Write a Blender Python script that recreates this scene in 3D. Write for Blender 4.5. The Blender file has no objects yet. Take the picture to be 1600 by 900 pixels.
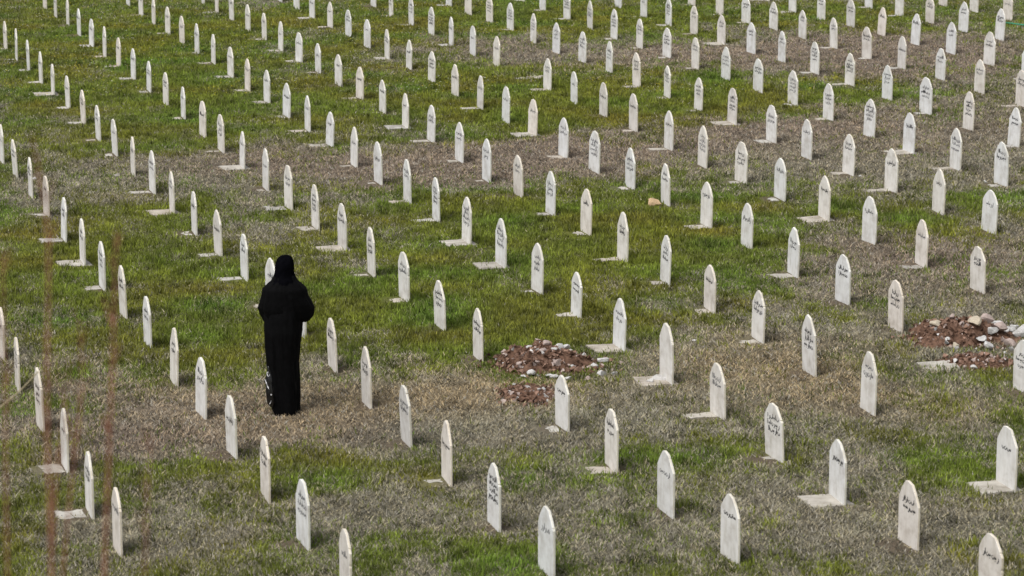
import bpy, bmesh, math, random
import numpy as np
from mathutils import Matrix, Vector

scene = bpy.context.scene
C = scene.collection

# ---------------------------------------------------------------- camera, sky, sun, exposure
F_PX, PITCH, ROLL, CAM_H = 4880.0, 0.2085, -0.00425, 8.0
cam_d = bpy.data.cameras.new("camera")
cam_d.sensor_width = 36.0
cam_d.lens = 36.0 * F_PX / 1600.0
cam_d.clip_start = 0.5
cam_d.clip_end = 3000.0
cam_d.dof.use_dof = True
cam_d.dof.focus_distance = 40.0
cam_d.dof.aperture_fstop = 4.2
cam = bpy.data.objects.new("camera", cam_d)
C.objects.link(cam)
fw = Vector((0, math.cos(PITCH), -math.sin(PITCH)))
up0 = Vector((0, math.sin(PITCH), math.cos(PITCH)))
ri0 = Vector((1, 0, 0))
ri = math.cos(ROLL) * ri0 + math.sin(ROLL) * up0
up = -math.sin(ROLL) * ri0 + math.cos(ROLL) * up0
m = Matrix((ri, up, -fw)).transposed().to_4x4()
m.translation = (0, 0, CAM_H)
cam.matrix_world = m
scene.camera = cam

SUN_EL, SUN_AZ = math.radians(58), math.radians(222)   # azimuth clockwise from +Y
world = bpy.data.worlds.new("World")
scene.world = world
world.use_nodes = True
wn = world.node_tree
wn.nodes.clear()
sky = wn.nodes.new("ShaderNodeTexSky")
sky.sky_type = 'NISHITA'
sky.sun_disc = False
sky.sun_elevation = SUN_EL
sky.sun_rotation = SUN_AZ
sky.air_density = 1.0
sky.dust_density = 4.0
sky.ozone_density = 1.0
hsv = wn.nodes.new("ShaderNodeHueSaturation")          # cloud cover takes the blue out of the sky light
hsv.inputs['Saturation'].default_value = 0.18
bg = wn.nodes.new("ShaderNodeBackground")
bg.inputs['Strength'].default_value = 0.10
wo = wn.nodes.new("ShaderNodeOutputWorld")
wn.links.new(sky.outputs[0], hsv.inputs['Color'])
wn.links.new(hsv.outputs[0], bg.inputs['Color'])
wn.links.new(bg.outputs[0], wo.inputs['Surface'])

sun_d = bpy.data.lights.new("sun", 'SUN')
sun_d.energy = 1.25
sun_d.angle = math.radians(30)
sun_d.color = (1.0, 0.96, 0.90)
sun = bpy.data.objects.new("sun", sun_d)
C.objects.link(sun)
sv = Vector((math.sin(SUN_AZ) * math.cos(SUN_EL), math.cos(SUN_AZ) * math.cos(SUN_EL), math.sin(SUN_EL)))
sun.rotation_euler = sv.to_track_quat('Z', 'Y').to_euler()
sun.location = (20, -20, 40)

scene.view_settings.view_transform = 'Standard'
scene.view_settings.look = 'None'
scene.view_settings.gamma = 1.0
scene.view_settings.use_curve_mapping = False
scene.view_settings.exposure = 0.62

# ---------------------------------------------------------------- data: world metres
# x, y, height, lean, slab (0 none, 1 half buried, 2 whole), lines of script, row from front, place in row from left
STONES = """
-10.06,67.27,0.537,0.000,0,1,28,1
-9.62,65.79,0.542,0.000,0,1,27,1
-9.15,64.26,0.547,0.000,0,1,26,1
-8.70,62.65,0.534,-0.003,0,1,25,1
-8.24,61.05,0.535,0.019,1,1,24,2
-7.78,59.45,0.576,0.010,1,1,23,2
-7.33,57.95,0.540,0.018,1,1,22,2
-6.86,56.30,0.559,0.013,1,1,21,2
-6.41,54.82,0.538,0.017,1,2,20,2
-5.92,53.06,0.550,0.012,0,2,19,2
-5.47,51.58,0.521,0.000,1,1,18,2
-4.97,49.75,0.571,0.011,0,1,17,2
-4.54,48.29,0.582,-0.011,1,3,16,3
-4.08,46.71,0.554,0.025,2,1,15,3
-9.89,60.79,0.549,-0.008,1,1,24,1
-9.40,59.01,0.596,0.006,1,1,23,1
-8.94,57.47,0.562,-0.016,1,1,22,1
-8.48,55.91,0.561,-0.001,1,1,21,1
-8.05,54.42,0.537,-0.002,2,1,20,1
-7.56,52.78,0.542,-0.016,1,1,19,1
-7.07,51.08,0.553,-0.015,1,2,18,1
-6.61,49.43,0.565,-0.026,1,2,17,1
-6.17,48.03,0.553,-0.035,1,1,16,2
-5.67,46.17,0.574,0.000,0,1,15,2
-7.81,47.26,0.586,0.000,1,1,16,1
-7.41,46.02,0.551,-0.047,0,2,15,1
-8.31,67.65,0.535,0.000,0,1,28,2
-7.84,66.01,0.541,0.000,1,1,27,2
-7.40,64.47,0.546,0.000,0,1,26,2
-6.94,62.90,0.543,0.003,1,1,25,2
-6.50,61.42,0.529,-0.004,0,1,24,3
-6.04,59.76,0.573,-0.002,1,1,23,3
-5.59,58.29,0.552,0.007,1,1,22,3
-5.12,56.62,0.545,0.001,1,1,21,3
-4.67,54.90,0.565,0.011,1,1,20,3
-6.71,67.97,0.534,0.000,0,1,28,3
-6.27,66.43,0.540,0.000,1,1,27,3
-5.84,65.09,0.544,0.000,0,1,26,3
-5.35,63.30,0.540,-0.002,0,1,25,3
-5.05,68.27,0.533,0.000,0,1,28,4
-4.59,66.74,0.538,0.000,0,1,27,4
-4.16,65.19,0.544,0.000,1,1,26,4
-3.70,63.69,0.517,0.009,1,1,25,4
-3.25,62.22,0.527,-0.003,0,2,24,5
-2.80,60.56,0.553,0.008,0,1,23,5
-2.35,58.96,0.556,-0.004,1,2,22,5
-1.89,57.47,0.532,0.021,0,1,21,5
-1.43,55.80,0.537,0.024,0,3,20,5
-0.98,54.12,0.545,0.008,0,1,19,5
-0.53,52.58,0.556,0.029,1,1,18,5
-0.09,51.00,0.592,0.021,0,1,17,5
-4.91,61.91,0.518,-0.010,1,1,24,4
-4.46,60.17,0.555,0.013,1,1,23,4
-4.00,58.57,0.555,0.012,1,1,22,4
-3.55,57.09,0.541,-0.005,1,1,21,4
-3.08,55.35,0.555,0.000,0,1,20,4
-2.63,53.81,0.553,0.018,1,1,19,4
-2.17,52.20,0.552,0.003,1,1,18,4
-1.73,50.55,0.557,0.006,2,1,17,4
-1.28,49.16,0.577,0.030,1,2,16,5
-0.80,47.23,0.596,0.023,1,2,15,5
-0.37,45.54,0.635,0.016,1,2,14,5
-4.21,53.38,0.562,0.005,1,1,19,3
-3.76,51.76,0.563,0.023,1,1,18,3
-3.31,50.23,0.572,0.004,1,1,17,3
-2.87,48.78,0.534,0.038,1,1,16,4
-2.39,46.84,0.595,0.018,1,1,15,4
-1.96,45.33,0.611,-0.013,1,1,14,4
-2.96,67.17,0.537,0.000,0,2,27,5
-2.52,65.54,0.543,0.000,1,3,26,5
-2.05,64.05,0.548,0.000,1,3,25,5
-1.60,62.49,0.549,0.015,0,4,24,6
-1.17,60.89,0.559,0.008,1,1,23,6
-0.73,59.36,0.563,0.012,0,1,22,6
-0.27,57.80,0.560,0.020,0,1,21,6
-1.34,67.46,0.536,0.000,1,1,27,6
-0.90,65.90,0.541,0.000,0,2,26,6
-0.44,64.31,0.547,0.000,0,4,25,6
-0.01,63.10,0.548,0.004,1,4,24,7
0.68,66.52,0.539,0.000,1,1,26,7
1.17,64.87,0.545,0.000,1,4,25,7
1.61,63.33,0.566,0.005,0,3,24,8
0.44,61.29,0.569,0.019,0,4,23,7
0.87,59.75,0.582,0.016,0,3,22,7
1.34,58.38,0.569,0.025,0,3,21,7
1.80,56.87,0.565,0.018,0,3,20,6
2.23,55.03,0.603,-0.008,1,3,19,7
2.71,53.74,0.547,0.009,1,3,18,7
3.16,52.23,0.552,0.020,1,3,17,7
3.63,50.79,0.592,0.016,2,4,16,8
0.64,54.71,0.551,0.021,1,2,19,6
1.08,53.12,0.540,0.000,0,1,18,6
1.54,51.66,0.562,0.007,0,1,17,6
1.98,50.09,0.602,0.000,1,1,16,7
2.46,48.26,0.612,0.014,1,1,15,7
2.89,46.63,0.624,0.022,0,4,14,7
0.34,49.68,0.573,0.033,2,1,16,6
0.80,47.60,0.613,0.024,1,2,15,6
1.24,46.21,0.609,0.029,0,4,14,6
3.38,45.35,0.602,0.019,1,3,13,7
2.05,61.80,0.581,0.013,1,4,23,8
2.50,60.39,0.567,0.012,1,3,22,8
2.96,58.95,0.553,0.015,1,3,21,8
3.41,57.41,0.568,0.007,1,2,20,7
3.87,55.90,0.587,0.014,0,3,19,8
4.33,54.31,0.584,0.007,0,2,18,8
2.31,66.92,0.538,0.000,0,0,26,8
2.79,65.33,0.543,0.000,1,2,25,8
3.24,63.87,0.548,0.000,1,4,24,9
3.68,62.49,0.565,0.003,1,2,23,9
4.13,60.96,0.572,0.001,2,2,22,9
4.60,59.47,0.583,0.009,0,2,21,9
3.91,67.30,0.536,0.000,1,0,26,9
4.41,65.72,0.542,0.000,1,0,25,9
4.85,64.18,0.547,0.000,1,2,24,10
5.33,63.12,0.555,0.004,0,2,23,10
5.98,66.08,0.541,0.000,1,1,25,10
6.45,64.66,0.546,0.000,0,2,24,11
5.79,61.73,0.558,0.002,0,2,22,10
6.26,60.22,0.581,-0.017,1,2,21,10
5.07,58.11,0.575,0.012,0,2,20,8
5.55,56.65,0.574,-0.001,1,4,19,9
6.02,55.08,0.564,0.011,1,4,18,9
6.49,53.44,0.588,0.007,0,3,17,9
6.95,51.86,0.605,0.007,1,3,16,10
7.41,50.10,0.610,0.028,0,4,15,10
7.88,48.43,0.609,0.059,1,2,14,10
7.14,44.88,0.633,0.001,1,2,12,9
4.81,52.85,0.576,0.004,1,4,17,8
5.26,51.30,0.595,0.010,1,3,16,9
5.73,49.47,0.612,0.042,0,4,15,9
6.17,47.91,0.617,0.025,2,1,14,9
6.67,46.30,0.627,0.020,1,3,13,9
4.13,49.02,0.586,-0.000,1,2,15,8
4.54,47.42,0.596,0.009,0,1,14,8
5.02,45.91,0.600,0.028,1,2,13,8
6.94,63.53,0.549,0.000,0,2,23,11
7.67,66.73,0.538,0.000,1,0,25,11
7.41,62.19,0.559,0.057,0,1,22,11
6.72,58.61,0.595,-0.009,1,2,20,9
7.20,57.17,0.592,0.017,1,1,19,10
8.15,65.28,0.544,0.000,1,0,24,12
7.89,60.64,0.604,0.048,0,1,21,11
7.72,55.77,0.559,0.026,0,2,18,10
8.63,64.08,0.548,0.000,0,2,23,12
8.39,59.23,0.596,0.030,0,2,20,10
8.18,54.09,0.578,0.016,0,2,17,10
9.31,67.07,0.537,0.000,0,0,25,12
9.11,62.61,0.605,0.026,0,2,22,12
8.88,57.63,0.621,0.024,0,2,19,11
8.66,52.56,0.605,0.006,1,2,16,11
9.81,65.92,0.541,0.000,0,0,24,13
9.63,61.26,0.623,0.051,0,2,21,12
10.32,64.61,0.546,0.000,0,1,23,13
3.83,43.90,0.593,0.016,1,1,12,7
4.30,42.27,0.604,0.019,2,1,11,7
4.73,40.60,0.622,0.017,0,1,10,7
5.23,39.11,0.602,0.017,1,1,9,7
5.73,37.59,0.563,-0.009,0,2,8,8
5.48,44.43,0.615,0.016,1,1,12,8
5.94,42.77,0.618,0.022,0,1,11,8
6.44,41.41,0.580,0.034,0,1,10,8
3.55,38.62,0.610,0.018,1,2,9,6
4.00,36.95,0.585,0.011,0,2,8,7
4.46,35.44,0.580,-0.005,0,3,7,7
-6.93,44.34,0.574,-0.004,0,2,14,1
-6.50,42.93,0.552,0.006,1,1,13,1
-6.00,41.09,0.577,0.032,1,2,12,1
-5.54,39.55,0.592,0.001,2,2,11,1
-5.08,37.93,0.599,-0.002,1,3,10,1
-4.62,36.28,0.610,-0.025,0,2,9,1
-5.20,44.56,0.607,0.001,1,2,14,2
-4.75,43.01,0.587,-0.007,2,2,13,2
-4.29,41.50,0.579,-0.004,1,1,12,2
-3.83,40.00,0.593,-0.021,1,1,11,2
-3.36,38.45,0.573,-0.006,1,2,10,2
-3.58,44.85,0.607,0.005,1,1,14,3
-3.14,43.30,0.617,-0.006,1,2,13,3
-2.67,41.82,0.604,-0.018,1,4,12,3
-2.23,40.37,0.611,-0.002,2,2,11,3
-1.77,38.65,0.613,-0.025,1,3,10,3
-1.31,37.21,0.595,-0.014,1,2,9,3
-1.48,43.74,0.616,-0.011,1,2,13,4
-1.04,42.35,0.605,-0.009,1,4,12,4
-0.60,40.71,0.623,0.020,2,4,11,4
-0.14,39.18,0.620,0.011,2,4,10,4
-0.84,35.62,0.562,-0.023,0,3,8,4
-2.90,36.85,0.587,-0.012,1,1,9,2
-2.43,35.22,0.588,-0.001,0,1,8,3
-1.98,33.56,0.578,-0.028,0,2,7,3
-1.53,31.91,0.631,-0.017,0,2,6,3
-1.06,30.30,0.603,-0.040,0,2,5,3
-0.38,34.00,0.575,-0.006,0,2,7,4
-0.63,28.86,0.593,0.000,1,1,4,3
-4.15,34.70,0.565,-0.013,0,2,8,2
-3.67,32.96,0.615,0.025,0,2,7,2
-3.24,31.54,0.607,0.024,0,2,6,2
-2.77,29.84,0.597,-0.016,0,1,5,2
-5.33,32.73,0.575,-0.008,0,3,7,1
-4.83,30.99,0.638,-0.022,0,3,6,1
-4.35,29.36,0.594,0.000,1,1,5,1
-5.74,34.20,0.570,0.015,0,1,8,1
-3.91,27.83,0.593,0.000,1,2,4,1
-3.50,26.59,0.592,0.000,0,1,3,1
-2.32,28.29,0.593,0.000,0,2,4,2
-1.87,26.79,0.592,0.000,0,3,3,2
-1.41,25.23,0.590,0.000,0,1,2,1
-0.17,27.34,0.592,0.000,0,4,3,3
0.10,44.30,0.583,-0.012,0,2,13,5
0.54,42.81,0.605,0.019,1,3,12,5
1.00,41.34,0.603,0.023,1,1,11,5
1.43,39.55,0.630,0.013,1,2,10,5
1.91,38.12,0.602,0.032,1,3,9,5
2.37,36.58,0.563,0.008,1,1,8,6
1.73,44.91,0.591,0.012,1,3,13,6
2.18,43.49,0.583,-0.006,0,2,12,6
2.65,41.78,0.614,0.015,1,1,11,6
3.09,40.33,0.583,0.023,0,1,10,6
0.31,37.60,0.611,0.018,1,3,9,4
0.76,36.23,0.534,0.027,1,2,8,5
1.21,34.48,0.582,0.027,2,2,7,5
1.67,32.88,0.640,-0.006,2,0,6,4
2.13,31.38,0.563,-0.023,1,2,5,5
2.82,34.95,0.577,0.019,1,2,7,6
0.51,30.90,0.553,-0.008,1,1,5,4
0.96,29.32,0.594,0.000,1,2,4,4
3.26,33.31,0.658,-0.033,0,3,6,5
3.70,31.54,0.642,0.018,0,2,5,6
5.44,32.33,0.563,0.001,0,3,5,7
2.58,29.72,0.549,-0.039,1,3,4,5
3.04,28.21,0.593,0.000,2,1,3,5
4.68,28.59,0.593,0.000,2,1,3,6
3.52,26.73,0.592,0.000,0,2,2,4
3.99,25.03,0.590,0.000,0,1,1,1
1.41,27.74,0.593,0.000,0,1,3,4
0.29,25.88,0.591,0.000,0,1,2,2
1.90,26.27,0.591,0.000,0,1,2,3
5.58,68.09,0.534,0.000,1,1,26,10
0.25,68.28,0.533,0.000,1,1,27,7
9.28,55.72,0.571,0.000,1,1,18,11"""
GREEN=[(-8.29, 62.07, 3.33, 7.06, 1.3), (-4.36, 55.68, 3.8, 6.54, 0.7), (-7.4, 52.72, 2.19, 4.38, 0.8), (-2.65, 64.99, 6.67, 4.93, 0.8), (1.11, 65.97, 3.52, 3.94, 1.6), (4.72, 65.28, 4.41, 2.42, 1.0), (7.28, 64.11, 1.97, 1.91, 0.8), (1.69, 53.94, 2.89, 3.2, 1.8), (4.25, 53.87, 1.67, 1.89, 1.3), (6.56, 54.57, 1.46, 1.71, 1.1), (-0.44, 55.57, 1.03, 2.42, 0.7), (-2.56, 51.87, 3.01, 3.53, 0.8), (0.23, 52.5, 1.3, 1.8, 0.8), (-5.91, 41.72, 1.74, 3.25, 0.6), (-6.01, 39.95, 1.34, 2.56, 0.8), (-4.34, 37.71, 1.82, 2.29, 0.9), (-3.53, 35.71, 1.2, 2.06, 0.8), (-6.48, 46.6, 0.87, 0.69, 0.2), (-0.17, 43.01, 2.33, 2.46, 1.4), (0.85, 40.67, 1.95, 2.65, 1.5), (-1.45, 38.62, 1.62, 2.0, 1.0), (2.46, 41.99, 1.31, 2.11, 1.1), (-1.82, 36.02, 0.98, 1.4, 0.9), (-1.09, 37.08, 1.4, 1.66, 1.0), (0.45, 35.63, 0.97, 1.71, 1.9), (2.34, 35.94, 0.38, 0.63, 0.9), (3.18, 39.97, 1.08, 1.7, 0.8), (5.08, 42.74, 0.98, 0.68, 1.7), (6.65, 43.1, 0.81, 0.59, 1.9), (2.07, 47.25, 0.78, 1.18, 0.9), (-0.44, 34.49, 0.65, 1.12, 0.9), (-0.41, 32.32, 0.2, 0.17, 1.9), (0.14, 33.09, 0.28, 0.3, 0.8), (-2.92, 34.7, 0.88, 1.14, 0.9), (-4.86, 30.57, 0.32, 0.31, 1.2), (-3.47, 29.68, 0.38, 0.29, 0.4), (-3.98, 28.75, 0.37, 0.34, 0.7), (-1.86, 29.18, 0.81, 0.7, 0.9), (-1.26, 29.64, 0.5, 0.36, 0.5), (0.49, 29.38, 0.93, 0.71, 1.0), (1.2, 28.34, 0.9, 0.55, 0.6), (2.22, 30.07, 0.83, 0.49, 0.9), (4.29, 28.96, 0.74, 0.3, 1.3), (2.57, 26.94, 1.15, 0.4, 0.5), (-1.73, 26.91, 1.15, 0.4, 0.4), (0.84, 26.57, 0.91, 0.39, 0.4), (-1.81, 33.67, 0.18, 0.25, 1.2), (-4.9, 33.18, 0.7, 0.6, 0.5), (2.44, 48.76, 0.61, 0.75, 0.9), (3.88, 36.98, 0.31, 0.44, 0.6), (3.1, 32.74, 0.41, 0.87, 0.2), (-5.29, 39.52, 0.99, 1.67, 0.6), (-5.67, 45.46, 1.8, 1.75, -0.9), (-6.88, 44.69, 0.84, 1.58, -0.8), (-3.85, 44.1, 1.38, 2.06, -0.5), (-3.14, 47.38, 2.56, 1.42, -1.5), (-0.96, 46.75, 2.52, 1.5, -1.8), (1.02, 48.48, 2.21, 1.36, -1.9), (2.81, 48.13, 1.49, 1.34, -1.2), (4.0, 50.66, 1.78, 1.48, -1.2), (-0.86, 60.85, 1.63, 1.92, -1.4), (-1.36, 55.6, 1.03, 1.13, -0.8), (1.24, 59.37, 2.08, 1.65, -1.4), (4.3, 59.28, 3.41, 2.46, -1.9), (7.95, 59.16, 2.43, 4.1, -1.7), (6.26, 50.26, 3.11, 2.52, -1.5), (6.78, 46.55, 2.41, 2.86, -1.4), (4.37, 46.61, 1.16, 2.01, -1.0), (5.31, 39.71, 1.82, 2.11, -1.7), (5.81, 36.94, 1.16, 1.83, -1.3), (-2.4, 41.18, 1.2, 1.35, -0.6), (-1.96, 39.04, 0.49, 0.81, -0.5), (-5.35, 36.44, 0.46, 0.89, -0.8), (-5.51, 35.41, 0.45, 0.84, -0.6), (-4.03, 31.74, 2.21, 1.37, -1.7), (-2.53, 31.44, 1.73, 1.48, -1.8), (-1.26, 33.12, 1.12, 1.04, -1.5), (-0.8, 31.15, 0.99, 1.59, -1.6), (2.41, 32.76, 2.07, 1.75, -1.2), (1.19, 31.38, 1.32, 1.34, -0.9), (3.61, 31.07, 1.7, 1.85, -1.3), (3.16, 37.75, 1.26, 1.15, -0.7), (3.81, 34.9, 1.32, 1.31, -1.2), (-1.84, 35.01, 0.66, 0.83, -0.7), (1.4, 37.03, 0.7, 0.74, -0.7), (1.45, 27.37, 2.04, 0.73, -1.2), (1.27, 30.09, 1.91, 0.74, -0.5), (4.06, 27.33, 1.16, 0.62, -0.8), (-3.22, 27.44, 2.05, 0.83, -0.9), (-0.9, 27.82, 1.18, 0.53, -0.8), (-0.01, 26.2, 3.91, 0.48, -0.7), (3.53, 27.76, 1.18, 0.64, -0.9), (-4.16, 30.18, 0.96, 0.75, -0.9), (-0.98, 28.48, 1.21, 0.67, -0.6), (-0.55, 32.52, 0.89, 0.86, -0.9)]
BROWN=[(-3.14, 47.38, 2.56, 1.3, 0.8), (-0.96, 46.75, 2.52, 1.5, 1), (1.02, 48.48, 2.21, 1.36, 1), (4.3, 59.28, 3.41, 2.46, 1.1), (7.95, 59.16, 2.43, 4.1, 1.2), (5.31, 39.71, 1.82, 2.11, 1.0), (4.0, 50.66, 1.78, 1.48, 0.8), (6.26, 50.26, 3.11, 2.65, 0.7), (-4.03, 31.74, 2.01, 1.1, 0.7), (-2.51, 31.18, 1.32, 1.33, 0.6), (-0.86, 60.85, 1.63, 1.92, 0.6), (-0.79, 55.58, 1.72, 1.29, 0.8), (-4.16, 30.18, 0.77, 0.75, 0.5)]
TAN=[(-0.83, 32.53, 1.1, 0.86, 1.1), (-0.29, 33.4, 0.63, 0.76, 0.9), (2.99, 33.04, 1.11, 1.18, 0.9), (2.36, 33.96, 1.07, 1.25, 0.6), (-2.4, 31.44, 1.06, 0.81, 0.6), (-3.26, 32.86, 1.11, 0.73, 0.5), (1.2, 57.17, 2.36, 1.02, 0.6), (3.52, 32.16, 0.81, 0.84, 0.7), (-4.69, 33.18, 1.05, 0.6, 0.5), (4.83, 31.32, 0.79, 1.07, 0.6), (-0.73, 34.34, 0.87, 0.64, 0.5)]
ROCKS_A=[(0.64, 34.29, 0.029, 'w'), (0.54, 34.02, 0.057, 'w'), (0.43, 33.96, 0.043, 'w'), (0.52, 33.83, 0.043, 'w'), (0.5, 33.47, 0.056, 'p'), (0.2, 33.17, 0.042, 'w'), (0.13, 33.04, 0.028, 'w'), (0.4, 33.08, 0.042, 'w'), (0.46, 33.04, 0.042, 'w'), (0.61, 32.97, 0.035, 'w'), (0.97, 33.12, 0.042, 'w'), (1.11, 33.19, 0.035, 'w'), (1.01, 33.81, 0.05, 'w'), (0.9, 33.57, 0.05, 'w'), (0.79, 33.76, 0.025, 'w'), (0.76, 33.89, 0.021, 'w'), (0.2, 33.83, 0.028, 'w'), (0.3, 33.97, 0.036, 'p'), (0.34, 33.6, 0.035, 'p'), (0.28, 33.39, 0.035, 'p'), (0.07, 33.47, 0.028, 'p'), (0.82, 32.94, 0.028, 'p'), (0.68, 33.4, 0.042, 'r'), (0.73, 33.34, 0.042, 'r'), (0.02, 32.68, 0.021, 'w'), (0.28, 32.36, 0.02, 'w'), (0.34, 32.41, 0.021, 'w'), (-0.03, 32.33, 0.02, 'w'), (0.6, 33.93, 0.036, 'w'), (0.37, 33.81, 0.036, 'p'), (0.46, 33.7, 0.028, 'w')]
ROCKS_B=[(4.86, 34.86, 0.067, 'c'), (5.45, 35.68, 0.053, 'w'), (5.5, 35.56, 0.06, 'w'), (5.65, 35.43, 0.075, 'w'), (5.46, 34.97, 0.074, 'p'), (5.27, 34.79, 0.067, 'c'), (5.33, 34.61, 0.052, 'w'), (5.41, 34.45, 0.051, 'w'), (5.57, 34.82, 0.082, 'p'), (5.76, 35.23, 0.052, 'w'), (5.84, 35.0, 0.089, 'w'), (5.65, 34.53, 0.059, 'p'), (5.84, 35.43, 0.038, 'w'), (4.94, 34.53, 0.029, 'w'), (5.02, 34.49, 0.037, 'c'), (5.02, 34.37, 0.029, 'w'), (5.53, 34.12, 0.022, 'w'), (5.63, 34.31, 0.037, 'w'), (5.13, 34.82, 0.03, 'p'), (5.05, 34.99, 0.03, 'p'), (5.14, 33.91, 0.022, 'p'), (5.08, 33.46, 0.029, 'w'), (4.99, 33.51, 0.021, 'p'), (5.48, 34.74, 0.052, 'w'), (5.67, 35.17, 0.052, 'w')]
ROCKS_C=[(2.01, 43.4, 0.072, 'o'), (-7.87, 57.95, 0.036, 'w'), (2.08, 34.86, 0.022, 'w'), (5.16, 45.64, 0.024, 'w'), (6.93, 45.04, 0.028, 'w'), (1.58, 32.9, 0.049, 'w'), (1.5, 32.79, 0.042, 'w'), (1.63, 32.89, 0.035, 'w'), (-7.52, 57.59, 0.036, 'w'), (-7.09, 45.76, 0.029, 'w'), (-5.91, 46.04, 0.039, 'g'), (-6.11, 44.52, 0.023, 'w'), (-8.61, 65.29, 0.041, 'w'), (3.3, 40.48, 0.021, 'w')]


STONE_ROWS = [tuple(float(v) for v in l.split(',')) for l in STONES.split()]
FACE = 0.281
DIR = (math.sin(FACE), -math.cos(FACE))
NRM = (-math.cos(FACE), -math.sin(FACE))
FACE_ROT = math.pi + FACE
STONE_W, STONE_T = 0.425, 0.026

# ---------------------------------------------------------------- helpers
def hash2(ix, iy, seed):
    n = (ix.astype(np.int64) * 374761393 + iy.astype(np.int64) * 668265263 + seed * 1442695041) & 0x7fffffff
    n = ((n ^ (n >> 13)) * 1274126177) & 0x7fffffff
    return ((n ^ (n >> 16)) & 0xffff) / 65535.0

def vnoise(x, y, s, seed=0):
    x = np.asarray(x, float) / s; y = np.asarray(y, float) / s
    ix, iy = np.floor(x), np.floor(y)
    fx, fy = x - ix, y - iy
    fx = fx * fx * (3 - 2 * fx); fy = fy * fy * (3 - 2 * fy)
    a, b = hash2(ix, iy, seed), hash2(ix + 1, iy, seed)
    c, d = hash2(ix, iy + 1, seed), hash2(ix + 1, iy + 1, seed)
    return (a * (1 - fx) + b * fx) * (1 - fy) + (c * (1 - fx) + d * fx) * fy

def fbm(x, y, s, seed=0, o=4):
    t, w, k = 0, 0, 1.0
    for i in range(o):
        t = t + vnoise(x, y, s / 2 ** i, seed + i * 17) * k
        w += k; k *= 0.55
    return t / w

def ground_z(x, y):
    x = np.asarray(x, float); y = np.asarray(y, float)
    bank = np.clip((24.0 - y) * 0.30, 0, 6.2)
    far = np.clip((y - 110) * 0.05, 0, 30)
    near = np.clip((y - 22) / 4, 0, 1)
    return bank + far + (fbm(x, y, 3.2, 5) - 0.5) * 0.07 + (fbm(x, y, 0.45, 9, 2) - 0.5) * 0.022

def gz(x, y): return float(ground_z(x, y))

def blob_sum(bl, x, y):
    t = np.zeros_like(x)
    for cx, cy, rx, ry, v in bl:
        t += v * np.exp(-(((x - cx) / rx) ** 2 + ((y - cy) / ry) ** 2) * 0.9)
    return t

def masks(x, y):
    # wander the borders so the patches are ragged
    wx = (fbm(x, y, 2.2, 31) - 0.5) * 1.3
    wy = (fbm(x, y, 2.2, 57) - 0.5) * 3.0
    X, Y = x + wx, y + wy
    n = (fbm(x, y * 0.55, 1.5, 71) - 0.5) * 2.4 + (fbm(x, y * 0.6, 0.4, 91, 3) - 0.5) * 4.2 + (fbm(x, y, 0.12, 95, 2) - 0.5) * 1.6 - 0.15
    g = 1 / (1 + np.exp(-1.75 * (blob_sum(GREEN, X, Y) + n)))
    b = np.clip(blob_sum(BROWN, X, Y) + (fbm(x, y, 0.8, 113) - 0.5) * .6, 0, 1)
    t = np.clip(blob_sum(TAN, X, Y) + (fbm(x, y, 0.7, 131) - 0.5) * .6, 0, 1)
    return g, b, t

# soil patches (centre x, y, radius x, radius y): no turf there
SOIL = [(0.32, 33.75, 0.53, 0.56), (0.16, 32.30, 0.28, 0.38), (5.15, 35.0, 0.62, 0.48), (5.12, 33.80, 0.42, 0.34)]
def soil_mask(x, y):
    t = np.zeros_like(x)
    for cx, cy, rx, ry in SOIL:
        r = np.sqrt(((x - cx) / rx) ** 2 + ((y - cy) / ry) ** 2) + (fbm(x, y, 0.35, 201, 3) - 0.5) * 0.7
        t = np.maximum(t, np.clip((1.12 - r) / 0.2, 0, 1))
    return t

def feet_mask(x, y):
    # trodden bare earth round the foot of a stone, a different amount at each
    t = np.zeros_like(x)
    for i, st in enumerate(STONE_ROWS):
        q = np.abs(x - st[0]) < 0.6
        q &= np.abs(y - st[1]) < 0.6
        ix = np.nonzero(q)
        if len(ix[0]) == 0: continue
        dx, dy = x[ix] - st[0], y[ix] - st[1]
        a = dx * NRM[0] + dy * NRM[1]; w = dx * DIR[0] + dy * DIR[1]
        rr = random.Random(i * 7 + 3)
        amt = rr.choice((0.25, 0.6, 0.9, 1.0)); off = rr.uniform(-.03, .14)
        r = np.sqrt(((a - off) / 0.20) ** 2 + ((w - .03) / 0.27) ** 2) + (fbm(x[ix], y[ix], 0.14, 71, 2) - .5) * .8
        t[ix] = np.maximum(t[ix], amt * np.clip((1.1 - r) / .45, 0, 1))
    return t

def mat(name, build):
    mt = bpy.data.materials.new(name)
    mt.use_nodes = True
    nt = mt.node_tree
    bsdf = nt.nodes['Principled BSDF']
    build(nt, bsdf)
    return mt

def N(nt, t, **kw):
    n = nt.nodes.new(t)
    for k, v in kw.items():
        if k in n.inputs: n.inputs[k].default_value = v
        else: setattr(n, k, v)
    return n

def ramp(nt, fac, stops):
    r = nt.nodes.new('ShaderNodeValToRGB')
    e = r.color_ramp.elements
    while len(e) < len(stops): e.new(0.5)
    for k, (p, c) in enumerate(stops):
        e[k].position = p; e[k].color = (*c, 1)
    nt.links.new(fac, r.inputs[0])
    return r.outputs[0]

def mesh_obj(name, verts, faces, mt=None, parent=None, smooth=False):
    me = bpy.data.meshes.new(name)
    me.from_pydata(verts, [], faces)
    me.update()
    if mt: me.materials.append(mt)
    if smooth: me.polygons.foreach_set('use_smooth', [True] * len(me.polygons))
    o = bpy.data.objects.new(name, me)
    C.objects.link(o)
    if parent: o.parent = parent
    return o

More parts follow.
